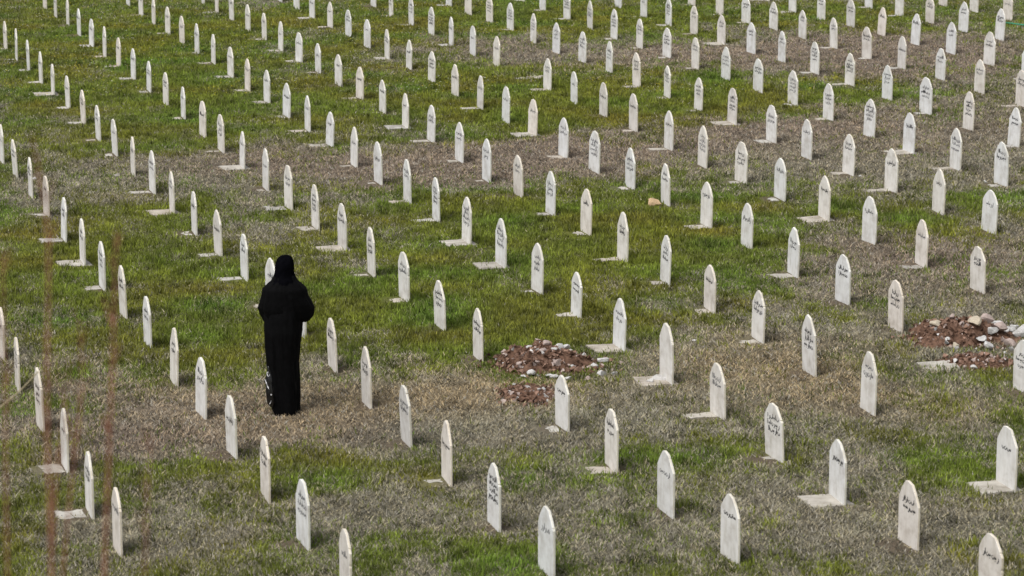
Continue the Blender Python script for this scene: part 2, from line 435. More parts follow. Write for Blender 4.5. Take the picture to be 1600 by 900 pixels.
def bm_obj(name, bm, mt=None, parent=None, smooth=False):
    me = bpy.data.meshes.new(name)
    bm.to_mesh(me); bm.free()
    if mt: me.materials.append(mt)
    if smooth: me.polygons.foreach_set('use_smooth', [True] * len(me.polygons))
    o = bpy.data.objects.new(name, me)
    C.objects.link(o)
    if parent: o.parent = parent
    return o

def tag(o, label=None, cat=None, group=None, kind=None):
    if label: o['label'] = label
    if cat: o['category'] = cat
    if group: o['group'] = group
    if kind: o['kind'] = kind
    return o

# ---------------------------------------------------------------- materials
def grass_mat(nt, b):
    a = N(nt, 'ShaderNodeVertexColor'); a.layer_name = 'col'
    nt.links.new(a.outputs[0], b.inputs['Base Color'])
    b.inputs['Roughness'].default_value = 0.75
    b.inputs['Specular IOR Level'].default_value = 0.15
    tr = N(nt, 'ShaderNodeBsdfTranslucent')
    nt.links.new(a.outputs[0], tr.inputs[0])
    mx = N(nt, 'ShaderNodeMixShader'); mx.inputs[0].default_value = 0.25
    nt.links.new(b.outputs[0], mx.inputs[1]); nt.links.new(tr.outputs[0], mx.inputs[2])
    nt.links.new(mx.outputs[0], nt.nodes['Material Output'].inputs[0])
M_GRASS = mat('grass_blades', grass_mat)

def ground_mat(nt, b):
    a = N(nt, 'ShaderNodeVertexColor'); a.layer_name = 'col'
    tc = N(nt, 'ShaderNodeTexCoord')
    n1 = N(nt, 'ShaderNodeTexNoise', Scale=38.0, Detail=6.0, Roughness=0.75)
    nt.links.new(tc.outputs['Object'], n1.inputs['Vector'])
    f = ramp(nt, n1.outputs[0], [(0.3, (0.45, 0.45, 0.45)), (0.7, (1.5, 1.45, 1.4))])
    mx = N(nt, 'ShaderNodeMix'); mx.data_type = 'RGBA'; mx.blend_type = 'MULTIPLY'; mx.inputs[0].default_value = 1
    nt.links.new(a.outputs[0], mx.inputs[6]); nt.links.new(f, mx.inputs[7])
    nt.links.new(mx.outputs[2], b.inputs['Base Color'])
    bp = N(nt, 'ShaderNodeBump', Strength=0.8, Distance=0.03)
    nt.links.new(n1.outputs[0], bp.inputs['Height'])
    nt.links.new(bp.outputs[0], b.inputs['Normal'])
    b.inputs['Roughness'].default_value = 0.95
    b.inputs['Specular IOR Level'].default_value = 0.1
M_GROUND = mat('turf_and_soil', ground_mat)

def stone_mat(c0, c1, c2, rough=0.8):
    def f(nt, b):
        oi = N(nt, 'ShaderNodeObjectInfo')
        tc = N(nt, 'ShaderNodeTexCoord')
        vm = N(nt, 'ShaderNodeVectorMath'); vm.operation = 'ADD'
        ml = N(nt, 'ShaderNodeVectorMath'); ml.operation = 'SCALE'
        cb = N(nt, 'ShaderNodeCombineXYZ')
        for k in range(3): nt.links.new(oi.outputs['Random'], cb.inputs[k])
        nt.links.new(cb.outputs[0], ml.inputs[0]); ml.inputs['Scale'].default_value = 57.0
        nt.links.new(tc.outputs['Object'], vm.inputs[0]); nt.links.new(ml.outputs[0], vm.inputs[1])
        n1 = N(nt, 'ShaderNodeTexNoise', Scale=4.0, Detail=5.0, Roughness=0.65)
        nt.links.new(vm.outputs[0], n1.inputs['Vector'])
        col = ramp(nt, n1.outputs[0], [(0.3, c0), (0.5, c1), (0.72, c2)])
        # rain streaks and soil splash
        mp = N(nt, 'ShaderNodeMapping'); mp.inputs['Scale'].default_value = (1, 9, 1.6)
        nt.links.new(vm.outputs[0], mp.inputs[0])
        n2 = N(nt, 'ShaderNodeTexNoise', Scale=1.6, Detail=4.0, Roughness=0.6)
        nt.links.new(mp.outputs[0], n2.inputs['Vector'])
        st = ramp(nt, n2.outputs[0], [(0.30, (0.84, 0.825, 0.79)), (0.55, (1, 1, 1))])
        m1 = N(nt, 'ShaderNodeMix'); m1.data_type = 'RGBA'; m1.blend_type = 'MULTIPLY'; m1.inputs[0].default_value = 1
        nt.links.new(col, m1.inputs[6]); nt.links.new(st, m1.inputs[7])
        # each stone its own tint
        tint = ramp(nt, oi.outputs['Random'], [(0.0, (0.97, 0.99, 1.02)), (0.35, (1, 1, 1)), (0.75, (1.0, 0.975, 0.945)), (0.9, (1.0, 0.94, 0.89)), (1.0, (0.88, 0.87, 0.86))])
        m2 = N(nt, 'ShaderNodeMix'); m2.data_type = 'RGBA'; m2.blend_type = 'MULTIPLY'; m2.inputs[0].default_value = 1
        nt.links.new(m1.outputs[2], m2.inputs[6]); nt.links.new(tint, m2.inputs[7])
        nt.links.new(m2.outputs[2], b.inputs['Base Color'])
        n3 = N(nt, 'ShaderNodeTexNoise', Scale=90.0, Detail=3.0)
        nt.links.new(tc.outputs['Object'], n3.inputs['Vector'])
        bp = N(nt, 'ShaderNodeBump', Strength=0.25, Distance=0.004)
        nt.links.new(n3.outputs[0], bp.inputs['Height']); nt.links.new(bp.outputs[0], b.inputs['Normal'])
        b.inputs['Roughness'].default_value = rough
        b.inputs['Specular IOR Level'].default_value = 0.25
    return f
M_FACE = mat('weathered_white_stone', stone_mat((0.54, 0.52, 0.495), (0.69, 0.685, 0.675), (0.77, 0.765, 0.755)))
M_EDGE = mat('cut_cream_stone', stone_mat((0.60, 0.56, 0.47), (0.72, 0.69, 0.60), (0.78, 0.75, 0.67)))
M_SLAB = mat('concrete_slab', stone_mat((0.24, 0.22, 0.185), (0.42, 0.40, 0.365), (0.56, 0.54, 0.50), 0.95))
def plain(c, rough=0.8, spec=0.2, scale=30.0, var=0.35, bump=0.0):
    def f(nt, b):
        tc = N(nt, 'ShaderNodeTexCoord')
        n1 = N(nt, 'ShaderNodeTexNoise', Scale=scale, Detail=4.0)
        nt.links.new(tc.outputs['Object'], n1.inputs['Vector'])
        col = ramp(nt, n1.outputs[0], [(0.3, tuple(v * (1 - var) for v in c)), (0.7, tuple(v * (1 + var) for v in c))])
        nt.links.new(col, b.inputs['Base Color'])
        b.inputs['Roughness'].default_value = rough
        b.inputs['Specular IOR Level'].default_value = spec
        if bump:
            bp = N(nt, 'ShaderNodeBump', Strength=bump, Distance=0.01)
            nt.links.new(n1.outputs[0], bp.inputs['Height']); nt.links.new(bp.outputs[0], b.inputs['Normal'])
    return f
M_INK = mat('black_paint', plain((0.035, 0.035, 0.04), 0.7, 0.2, 60, 0.5))
M_INK2 = mat('faded_black_paint', plain((0.13, 0.13, 0.14), 0.8, 0.1, 60, 0.5))
M_SOIL = mat('red_brown_soil', plain((0.125, 0.074, 0.052), 1.0, 0.05, 22, 0.6, 0.9))
M_CLOTH = mat('black_cloth', plain((0.0028, 0.0028, 0.0032), 0.8, 0.06, 25, 0.3, 0.2))
M_SCARF = mat('black_scarf_cloth', plain((0.0030, 0.0030, 0.0042), 1.0, 0.0, 25, 0.3, 0.2))
M_SKIN = mat('skin', plain((0.42, 0.25, 0.17), 0.6, 0.3, 12, 0.08))
M_SHOE = mat('shoe_leather', plain((0.01, 0.009, 0.008), 0.45, 0.4))
M_BAG = mat('black_bag_plastic', plain((0.008, 0.008, 0.009), 0.25, 0.6, 18, 0.4, 0.6))
M_WHITE = mat('white_bag_glint', plain((0.62, 0.62, 0.64), 0.4, 0.4))  # white colour standing in for glints on the bag
M_STEM = mat('dry_red_brown_stem', plain((0.27, 0.125, 0.08), 0.85, 0.1, 14, 0.35))
M_STRAW = mat('dry_straw_stem', plain((0.36, 0.31, 0.20), 0.85, 0.1, 14, 0.25))
M_HOSE = mat('green_hose_plastic', plain((0.03, 0.28, 0.17), 0.4, 0.4, 10, 0.1))
ROCKM = {
    'w': mat('white_limestone', plain((0.56, 0.55, 0.54), 0.9, 0.15, 16, 0.25, 0.7)),
    'p': mat('pinkish_limestone', plain((0.42, 0.34, 0.31), 0.9, 0.15, 16, 0.3, 0.7)),
    'c': mat('cream_limestone', plain((0.48, 0.42, 0.33), 0.9, 0.15, 16, 0.25, 0.7)),
    'r': mat('red_earthy_stone', plain((0.23, 0.145, 0.108), 0.95, 0.1, 16, 0.35, 0.7)),
    'o': mat('orange_sandstone', plain((0.50, 0.36, 0.22), 0.9, 0.15, 14, 0.3, 0.7)),
    'g': mat('grey_stone', plain((0.30, 0.28, 0.25), 0.9, 0.15, 16, 0.25, 0.7)),
}

# ---------------------------------------------------------------- ground sheet
def turf_colours(x, y):
    g, b, t = masks(x, y)
    G = np.stack([0.128 + 0.070 * vnoise(x, y, .9, 301), 0.180 + 0.045 * vnoise(x, y, .9, 302), 0.036 + 0 * x], -1)
    D0 = np.array([0.285, 0.268, 0.205]); DB = np.array([0.290, 0.240, 0.192]); DT = np.array([0.37, 0.30, 0.195])
    D = D0 * (1 - b[..., None]) + DB * b[..., None]
    D = D * (1 - 0.8 * t[..., None]) + DT * 0.8 * t[..., None]
    return G, D, g

def build_ground():
    xs = np.unique(np.concatenate([-np.geomspace(1500, 16, 26), np.arange(-16, 16.01, 0.09), np.geomspace(16, 1500, 26)]))
    ys = np.unique(np.concatenate([-np.geomspace(600, 3, 14), np.arange(-3, 24, 1.0), np.arange(24, 46, 0.11), np.arange(46, 78, 0.22), np.geomspace(78, 2500, 40)]))
    X, Y = np.meshgrid(xs, ys)
    Z = ground_z(X, Y)
    s = soil_mask(X, Y)
    Z = Z - s * 0.012
    # the second pit of each site is a shallow hollow
    for cx, cy, rx, ry in (SOIL[1], SOIL[3]):
        r2 = ((X - cx) / rx) ** 2 + ((Y - cy) / ry) ** 2
        Z = Z - 0.05 * np.exp(-r2 * 1.6)
    V = np.stack([X, Y, Z], -1).reshape(-1, 3)
    ny, nx = X.shape
    i = np.arange(ny - 1)[:, None] * nx + np.arange(nx - 1)[None, :]
    Fc = np.stack([i, i + 1, i + nx + 1, i + nx], -1).reshape(-1, 4)
    me = bpy.data.meshes.new('ground')
    me.vertices.add(len(V)); me.vertices.foreach_set('co', V.ravel().astype(np.float32))
    me.loops.add(Fc.size); me.loops.foreach_set('vertex_index', Fc.ravel().astype(np.int32))
    me.polygons.add(len(Fc)); me.polygons.foreach_set('loop_start', (np.arange(len(Fc)) * 4).astype(np.int32))
    me.polygons.foreach_set('loop_total', np.full(len(Fc), 4, np.int32))
    me.update(calc_edges=True)
    me.polygons.foreach_set('use_smooth', np.ones(len(Fc), bool))
    G, D, g = turf_colours(X, Y)
    col = G * g[..., None] * 0.75 + D * (1 - g[..., None]) * 0.62
    col = col * (1 - s[..., None]) + np.array([0.110, 0.062, 0.042]) * s[..., None]
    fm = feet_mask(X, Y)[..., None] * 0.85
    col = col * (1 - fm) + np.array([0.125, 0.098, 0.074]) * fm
    rgba = np.ones((len(V), 4), np.float32); rgba[:, :3] = col.reshape(-1, 3)
    a = me.color_attributes.new('col', 'FLOAT_COLOR', 'POINT'); a.data.foreach_set('color', rgba.ravel())
    me.materials.append(M_GROUND)
    o = bpy.data.objects.new('ground', me); C.objects.link(o)
    tag(o, kind='structure')
build_ground()

# ---------------------------------------------------------------- grass: real blades
def build_blades(name, n, seed, ymin, ymax, hscale=1.0, wscale=1.0):
    rs = np.random.RandomState(seed)
    # more blades per square metre nearby, where they show larger
    u = rs.rand(n)
    y = ymin * (ymax / ymin) ** u
    half = y * (800.0 / F_PX) + 3.0
    x = (rs.rand(n) * 2 - 1) * half
    # clumping
    cl = fbm(x, y, 0.16, 401, 2)
    keep = rs.rand(n) < 0.45 + 0.9 * cl
    s = soil_mask(x, y)
    keep &= rs.rand(n) > s * 0.97
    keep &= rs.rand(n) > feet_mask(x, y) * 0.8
    # slabs and feet of the stones
    ux, uy = [], []
    for st in STONE_ROWS:
        sx, sy, sl = st[0], st[1], int(st[4])
        near = (np.abs(x - sx) < 0.7) & (np.abs(y - sy) < 0.6)
        idx = np.nonzero(near & keep)[0]
        dx, dy = x[idx] - sx, y[idx] - sy
        a = dx * NRM[0] + dy * NRM[1]; w = dx * DIR[0] + dy * DIR[1]
        inside = (np.abs(a) < 0.022) & (np.abs(w) < STONE_W / 2)
        if sl == 2: inside |= (a > -0.10) & (a < 0.33) & (np.abs(w) < 0.20) & (rs.rand(len(idx)) < 0.72 + 0.5 * fbm(x[idx], y[idx], 0.12, 613, 2))
        if sl == 1: inside |= (a > 0.02) & (a < 0.32) & (np.abs(w) < 0.17) & (rs.rand(len(idx)) < 0.55 + 0.6 * fbm(x[idx], y[idx], 0.16, 611, 2))
        keep[idx[inside]] = False
    x, y, u = x[keep], y[keep], u[keep]
    n = len(x)
    z = ground_z(x, y)
    G, D, g = turf_colours(x, y)
    green = rs.rand(n) < g ** 0.9
    h = np.where(green, 0.020 + 0.032 * rs.rand(n), 0.012 + 0.026 * rs.rand(n)) * hscale
    tuft = np.clip((fbm(x, y, 0.19, 433, 2) - 0.60) * 7, 0, 1)
    h *= 0.65 + 0.7 * fbm(x, y, 0.3, 431, 2) + np.where(green, 1.1, 0.5) * tuft
    w = (0.0045 + 0.0035 * rs.rand(n)) * wscale * (0.8 + y / 60.0)
    ang = rs.rand(n) * 2 * np.pi
    lean = np.where(green, 0.55, 1.5) * (0.3 + rs.rand(n))
    la = rs.rand(n) * 2 * np.pi
    dx, dy = np.cos(ang) * w, np.sin(ang) * w
    L = h * lean
    A = np.stack([x - dx, y - dy, z - 0.004], -1)
    B = np.stack([x + dx, y + dy, z - 0.004], -1)
    T = np.stack([x + np.cos(la) * L, y + np.sin(la) * L, z + h], -1)
    V = np.stack([A, B, T], 1).reshape(-1, 3).astype(np.float32)
    v = ((0.35 + 1.15 * rs.rand(n)) * (0.15 + 1.7 * fbm(x, y * .55, 0.15, 511, 3)))[:, None]
    straw = (rs.rand(n) < 0.22)[:, None]
    pale = (rs.rand(n) < 0.10)[:, None]
    dcol = D * v
    dcol = np.where(straw, D * np.array([1.9, 1.8, 1.6]), dcol)
    dcol = np.where(pale, np.array([0.46, 0.43, 0.37]), dcol)
    gcol = G * v * np.array([1.25, 1.2, 1.1])
    yel = (rs.rand(n) < 0.13)[:, None]
    gcol = np.where(yel, np.array([0.24, 0.25, 0.10]), gcol)
    c = np.where(green[:, None], gcol, dcol)
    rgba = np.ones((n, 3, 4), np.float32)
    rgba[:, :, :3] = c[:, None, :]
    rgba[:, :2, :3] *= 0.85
    me = bpy.data.meshes.new(name)
    me.vertices.add(n * 3); me.vertices.foreach_set('co', V.ravel())
    me.loops.add(n * 3); me.loops.foreach_set('vertex_index', np.arange(n * 3, dtype=np.int32))
    me.polygons.add(n); me.polygons.foreach_set('loop_start', (np.arange(n) * 3).astype(np.int32))
    me.polygons.foreach_set('loop_total', np.full(n, 3, np.int32))
    me.update(calc_edges=False)
    a = me.color_attributes.new('col', 'FLOAT_COLOR', 'POINT'); a.data.foreach_set('color', rgba.ravel())
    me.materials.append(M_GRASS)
    o = bpy.data.objects.new(name, me); C.objects.link(o)
    return o
tag(build_blades('grass', 1900000, 11, 24.5, 76.0), 'short patchy grass, green and dead, between the white headstones', 'grass', kind='stuff')

def build_flowers():
    rs = np.random.RandomState(21)
    bm = bmesh.new()
    V, Fc, col = [], [], []
    Y = 54 + 20 * rs.rand(16000); X = (rs.rand(16000) * 2 - 1) * (Y * 0.166 + .8)
    ok = (masks(X, Y)[0] > .5) & (fbm(X, Y, 1.5, 77) > .45)
    X, Y = X[ok][:5200], Y[ok][:5200]; ZZ = ground_z(X, Y)
    for x, y, zz in zip(X, Y, ZZ):
        z = zz + 0.03 + 0.03 * rs.rand(); r = 0.009 + 0.009 * rs.rand()
        k = len(V)
        for q in range(5):
            a = q * 2 * math.pi / 5 + rs.rand() * .3
            V.append((x + r * math.cos(a), y + r * math.sin(a), z + 0.006 * rs.rand()))
        V.append((x, y, z + 0.006))
        for q in range(5): Fc.append((k + q, k + (q + 1) % 5, k + 5))
        c = (0.55, 0.45, 0.03) if rs.rand() < 0.6 else (0.55, 0.56, 0.45)
        col += [c] * 6
    o = mesh_obj('wildflowers', V, Fc, M_GRASS)
    a = o.data.color_attributes.new('col', 'FLOAT_COLOR', 'POINT')
    a.data.foreach_set('color', np.c_[np.array(col), np.ones(len(col))].ravel().astype(np.float32))
    tag(o, 'tiny yellow and white wildflowers dotting the far green grass', 'wildflowers', kind='stuff')
build_flowers()

# ---------------------------------------------------------------- headstones
def stone_mesh(seed):
    r = random.Random(seed)
    W, T = STONE_W / 2, STONE_T / 2
    tw = 0.072 + r.uniform(-.012, .014)          # half width of the blunt tip
    sh = 0.70 + r.uniform(-.03, .03)             # shoulder height
    mid = 0.5 * (W + tw) + r.uniform(0, .008)
    prof = [(-W * 0.985, -0.12), (-W, 0.30), (-W, sh), (-mid, sh + (1 - sh) * (0.50 + r.uniform(-.03, .03))), (-tw, 0.972), (-tw * 0.35, 0.998 + r.uniform(-.004, .004)),
            (tw, 0.966 + r.uniform(-.018, .012)), (mid, sh + (1 - sh) * 0.45), (W, sh - r.uniform(-.02, .02)), (W, 0.30), (W * 0.985, -0.12)]
    prof = [(a + r.uniform(-.004, .004), b + (r.uniform(-.006, .006) if b > .5 else 0)) for a, b in prof]
    # chips knocked out of the rim
    out = []
    for i, p in enumerate(prof):
        out.append(p)
        q = prof[(i + 1) % len(prof)]
        if r.random() < .30 and p[1] > .1 and q[1] > .1:
            t = r.uniform(.25, .75); c = (p[0] + (q[0] - p[0]) * t, p[1] + (q[1] - p[1]) * t)
            e = r.uniform(.008, .02); k = 1 - r.uniform(.03, .08)
            out += [(c[0] - (q[0] - p[0]) * .05, c[1] - (q[1] - p[1]) * .05), (c[0] * k, c[1] - .004), (c[0] + (q[0] - p[0]) * .07, c[1] + (q[1] - p[1]) * .07)]
    prof = out
    bm = bmesh.new()
    f = [bm.verts.new((T, y, z)) for y, z in prof]
    b = [bm.verts.new((-T, y, z)) for y, z in prof]
    n = len(prof)
    ff = bm.faces.new(list(reversed(f))); ff.material_index = 0
    fb = bm.faces.new(b); fb.material_index = 0
    for i in range(n):
        q = bm.faces.new((f[i], f[(i + 1) % n], b[(i + 1) % n], b[i])); q.material_index = 1
    bmesh.ops.recalc_face_normals(bm, faces=bm.faces)
    ed = [e for e in bm.edges if len({v.co.x > 0 for v in e.verts}) == 1]
    bmesh.ops.bevel(bm, geom=ed, offset=0.005, segments=1, affect='EDGES')
    me = bpy.data.meshes.new('headstone')
    bm.to_mesh(me); bm.free()
    me.materials.append(M_FACE); me.materials.append(M_EDGE)
    return me
STONE_MESHES = [stone_mesh(s) for s in range(14)]

def script_mesh(seed, lines):
    """handwritten looking strokes of black paint, thin ribbons standing 1.5 mm proud of the stone"""
    r = random.Random(seed)
    V, Fc = [], []
    x = STONE_T / 2 + 0.0015
    zc = 0.0; zs = 1.3
    def stroke(pts, w):
        k0 = len(V)
        for i, (a, b) in enumerate(pts):
            p = pts[max(0, i - 1)]; q = pts[min(len(pts) - 1, i + 1)]
            dx, dz = q[0] - p[0], q[1] - p[1]
            L = math.hypot(dx, dz) or 1
            ww = w * (0.6 + 0.6 * math.sin(math.pi * (i + .6) / (len(pts) + .2)))
            nx, nz = -dz / L * ww, dx / L * ww
            b2 = zc + (b - zc) * zs
            V.append((x, a + nx, b2 + nz)); V.append((x, a - nx, b2 - nz))
        for i in range(len(pts) - 1):
            k = k0 + 2 * i
            Fc.append((k, k + 1, k + 3, k + 2))
    gap = 0.118 if lines <= 3 else 0.105
    top = 0.635 + r.uniform(-.07, .06) if lines == 1 else 0.715 + r.uniform(-.03, .03)
    if lines >= 4: top += 0.03
    for L in range(lines):
        zc = top - L * gap + r.uniform(-.008, .008)
        span = 0.150 + r.uniform(-.05, .012)
        if zc > 0.72: span *= 0.88
        a = -span * r.uniform(.8, 1)
        w = r.uniform(0.0055, 0.0085); zs = r.uniform(1.15, 1.55)
        while a < span:
            kind = r.random()
            if kind < 0.30:                                   # tall upright
                stroke([(a, zc - .012), (a + .004, zc + .02), (a + .001, zc + .052 + r.uniform(-.01, .008))], w)
                a += r.uniform(.016, .026)
            elif kind < 0.62:                                 # bowl
                wd = r.uniform(.035, .06)
                stroke([(a, zc + .018), (a + wd * .1, zc - .002), (a + wd * .4, zc - .018), (a + wd * .75, zc - .014), (a + wd, zc + .014)], w)
                if r.random() < .7: stroke([(a + wd * .4, zc + .018), (a + wd * .55, zc + .024)], w * 1.3)
                a += wd + r.uniform(.004, .014)
            elif kind < 0.84:                                 # toothed run
                k = r.randint(2, 3); pts = []
                for q in range(k):
                    pts += [(a + q * .019, zc - .004), (a + q * .019 + .006, zc + .020), (a + q * .019 + .011, zc - .006)]
                stroke(pts, w)
                if r.random() < .6: stroke([(a + .01, zc - .028), (a + .02, zc - .024)], w * 1.2)
                a += k * .019 + r.uniform(.006, .014)
            else:                                             # tail dropping below the line
                stroke([(a + .022, zc + .02), (a + .024, zc - .005), (a + .010, zc - .03), (a - .006, zc - .036)], w)
                a += r.uniform(.028, .04)
    me = bpy.data.meshes.new('inscription')
    me.from_pydata(V, [], Fc); me.update()
    me.materials.append(M_INK if r.random() < .6 else M_INK2)
    return me

def slab_mesh(seed, full):
    r = random.Random(seed)
    if full: x0, x1, y0, y1 = -0.08, 0.33, -0.20, 0.20
    else:
        x0, x1 = r.choice((.02, .03, .05)), 0.25 + r.uniform(-.08, .10)
        y0, y1 = -0.16 + r.uniform(-.03, .13), 0.16 - r.uniform(-.03, .13)
    pts = []
    def side(a, b, n, j):
        for i in range(n):
            t = i / n
            pts.append((a[0] + (b[0] - a[0]) * t + r.uniform(-j, j), a[1] + (b[1] - a[1]) * t + r.uniform(-j, j)))
    j = 0.007 if full else 0.024
    side((x0, y0), (x1, y0), 5, j); side((x1, y0), (x1, y1), 6, j); side((x1, y1), (x0, y1), 5, j); side((x0, y1), (x0, y0), 5, j * .4)
    top = 0.012 if full else 0.003
    bm = bmesh.new()
    t = [bm.verts.new((a, b, top + r.uniform(-.003, .003))) for a, b in pts]
    lo = [bm.verts.new((a * 1.01, b * 1.01, -0.10)) for a, b in pts]
    c = bm.verts.new(((x0 + x1) / 2, (y0 + y1) / 2, top + 0.004))
    n = len(pts)
    for i in range(n):
        bm.faces.new((t[i], t[(i + 1) % n], c))
        bm.faces.new((lo[i], lo[(i + 1) % n], t[(i + 1) % n], t[i]))
    bmesh.ops.recalc_face_normals(bm, faces=bm.faces)
    me = bpy.data.meshes.new('base_slab')
    bm.to_mesh(me); bm.free()
    me.materials.append(M_SLAB)
    return me
SLABS = {1: [slab_mesh(50 + s, False) for s in range(14)], 2: [slab_mesh(90 + s, True) for s in range(6)]}

ORD = {}
_o = 'first second third fourth fifth sixth seventh eighth ninth tenth eleventh twelfth thirteenth fourteenth fifteenth sixteenth seventeenth eighteenth nineteenth twentieth'.split()
for i, w_ in enumerate(_o): ORD[i + 1] = w_
for i in range(1, 9): ORD[20 + i] = 'twenty-' + _o[i - 1]
LN = {0: 'blank', 1: 'one-line', 2: 'two-line', 3: 'three-line', 4: 'four-line'}
for si, (x, y, h, tilt, sl, ln, row, k) in enumerate(STONE_ROWS):
    sl, ln, row, k = int(sl), int(ln), int(row), int(k)
    r = random.Random(1000 + si)
    o = bpy.data.objects.new('headstone', STONE_MESHES[r.randrange(14)])
    C.objects.link(o)
    z0 = gz(x, y)
    # the lean is seen along the view: roll about the line of sight
    rot = Matrix.Rotation(tilt + 0.002, 4, 'Y') @ Matrix.Rotation(r.gauss(0, .012), 4, 'X') @ Matrix.Rotation(FACE_ROT + r.gauss(0, .035), 4, 'Z')
    o.matrix_world = Matrix.Translation((x, y, z0)) @ rot @ Matrix.Diagonal((1, r.uniform(.91, 1.05), h, 1))
    g = float(masks(np.array([x]), np.array([y]))[0][0])
    turf = ' in green grass' if g > .62 else (' in dry grass' if g < .38 else '')
    slab = {0: '', 1: ', pale slab', 2: ', broad pale slab'}[sl]
    tag(o, '%s headstone%s%s, %s from left in %s row from bottom' % (LN[ln], turf, slab, ORD[k], ORD[row]), 'headstone', 'white headstones standing in rows in the grass')
    if ln:
        ins = bpy.data.objects.new('inscription', script_mesh(3000 + si, ln)); C.objects.link(ins)
        ins.parent = o
    if sl:
        s = bpy.data.objects.new('base_slab', SLABS[sl][r.randrange(len(SLABS[sl]))]); C.objects.link(s)
        s.parent = o
        s.matrix_parent_inverse = Matrix.Identity(4)
        s.matrix_basis = (o.matrix_world.inverted() @ Matrix.Translation((x, y, z0)) @ Matrix.Rotation(FACE_ROT + r.gauss(0, .05), 4, 'Z') @ Matrix.Rotation(r.gauss(0, .02), 4, 'Y'))

# ---------------------------------------------------------------- loose slabs of graves that have lost their stone
def loose_slab(x, y, rz, sx, sy, label, tiltx=0.0):
    o = bpy.data.objects.new('grave_slab', SLABS[2][1].copy()); C.objects.link(o)
    o.location = (x, y, gz(x, y) + 0.005); o.rotation_euler = (tiltx, 0.03, rz); o.scale = (sx, sy, 1.0)
    tag(o, label, 'slab')
loose_slab(0.62, 56.2, FACE_ROT, .95, .9, 'bare white slab left of a two-line headstone in the far brown turf')
loose_slab(0.23, 56.1, FACE_ROT + .3, .45, .5, 'small broken slab piece left of the bare white slab in far turf')
loose_slab(4.84, 33.6, FACE_ROT - .12, 1.0, .9, 'pale tilted slab at the edge of the lower right red soil patch', -.06)

# ---------------------------------------------------------------- turned soil, gravel and rubble
def soil_heap(cx, cy, rx, ry, hh, seed, label):
    n, mrg = 46, 22
    V, Fc = [], []
    rs = random.Random(seed)
    for j in range(mrg + 1):
        rr = j / mrg
        for i in range(n):
            a = i * 2 * math.pi / n
            k = 1 + 0.20 * math.sin(a * 3 + seed) + 0.13 * math.sin(a * 7 + 2 * seed) + .07 * math.sin(a * 13 + seed)
            x = cx + math.cos(a) * rx * rr * k; y = cy + math.sin(a) * ry * rr * k
            f = (1 - rr ** 1.7)
            z = gz(x, y) - 0.03 + (hh * f + 0.03 * min(1, (1 - rr) * 6)) * (0.55 + 0.9 * float(fbm(x, y, 0.30, seed * 7, 3))) + 0.07 * f * (float(vnoise(x, y, 0.07, seed)) - .5)
            V.append((x, y, z))
    for j in range(mrg):
        for i in range(n):
            a = j * n + i; b = j * n + (i + 1) % n
            Fc.append((a, b, b + n, a + n))
    o = mesh_obj('soil_heap', V, Fc, M_SOIL, smooth=True)
    tag(o, label, 'soil heap')
    return V
H1 = soil_heap(0.32, 33.75, 0.50, 0.46, 0.17, 1, 'low heap of red brown soil mixed with white rubble, centre of picture')
H2 = soil_heap(5.10, 34.95, 0.62, 0.50, 0.19, 2, 'heap of red brown soil with big pale rocks near right edge')
H3 = soil_heap(0.17, 32.30, 0.28, 0.36, 0.03, 3, 'small flat patch of dark red soil in front of rubble heap')
H4 = soil_heap(5.12, 33.80, 0.42, 0.34, 0.035, 4, 'flat red soil patch behind the tilted pale slab at right')

def rock_mesh(seed, flat=.75):
    r = random.Random(seed)
    bm = bmesh.new()
    bmesh.ops.create_icosphere(bm, subdivisions=2, radius=1.0)
    cuts = [(Vector((r.gauss(0, 1), r.gauss(0, 1), r.gauss(0, 1))).normalized(), r.uniform(.30, .72)) for _ in range(8)]
    for v in bm.verts:
        for nn, dd in cuts:
            e = v.co.dot(nn) - dd
            if e > 0: v.co -= nn * e
        v.co += Vector((r.uniform(-.05, .05), r.uniform(-.05, .05), r.uniform(-.05, .05)))
    sx, sy = r.uniform(.9, 1.25), r.uniform(.75, 1.05)
    for v in bm.verts: v.co.x *= sx; v.co.y *= sy; v.co.z *= flat
    me = bpy.data.meshes.new('rubble_stone')
    bm.to_mesh(me); bm.free()
    return me
CN = {'w': 'white', 'p': 'pinkish', 'c': 'cream', 'r': 'reddish', 'o': 'orange', 'g': 'grey'}
HEAPV = np.array(H1 + H2 + H3 + H4)
def heap_z(x, y):
    d = np.hypot(HEAPV[:, 0] - x, HEAPV[:, 1] - y)
    k = int(d.argmin())
    return max(gz(x, y), HEAPV[k, 2]) if d[k] < 0.06 else gz(x, y)
def place_rocks(lst, seed, group, where):
    big = {}
    for i, (x, y, rad, c) in enumerate(lst):
        me = rock_mesh(seed + i); me.materials.append(ROCKM[c])
        o = bpy.data.objects.new('rubble_stone', me); C.objects.link(o)
        rr = random.Random(seed + i)
        s = rad * 1.5
        o.location = (x, y, heap_z(x, y) + s * 0.42)
        o.scale = (s, s, s); o.rotation_euler = (rr.uniform(-.4, .4), rr.uniform(-.4, .4), rr.uniform(0, 6.3))
        size = 'small' if rad < .035 else ('fist-sized' if rad < .055 else 'large')
        big.setdefault((size, CN[c]), []).append((x, o))
    for (size, cn), items in big.items():
        items.sort(key=lambda q: q[0])
        for k, (_, o) in enumerate(items):
            pos = 'only' if len(items) == 1 else (ORD[k + 1] + ' from left')
            tag(o, '%s %s stone %s%s' % (size, cn, where, '' if len(items) == 1 else ', ' + pos + ' of its kind'), 'stone', group)

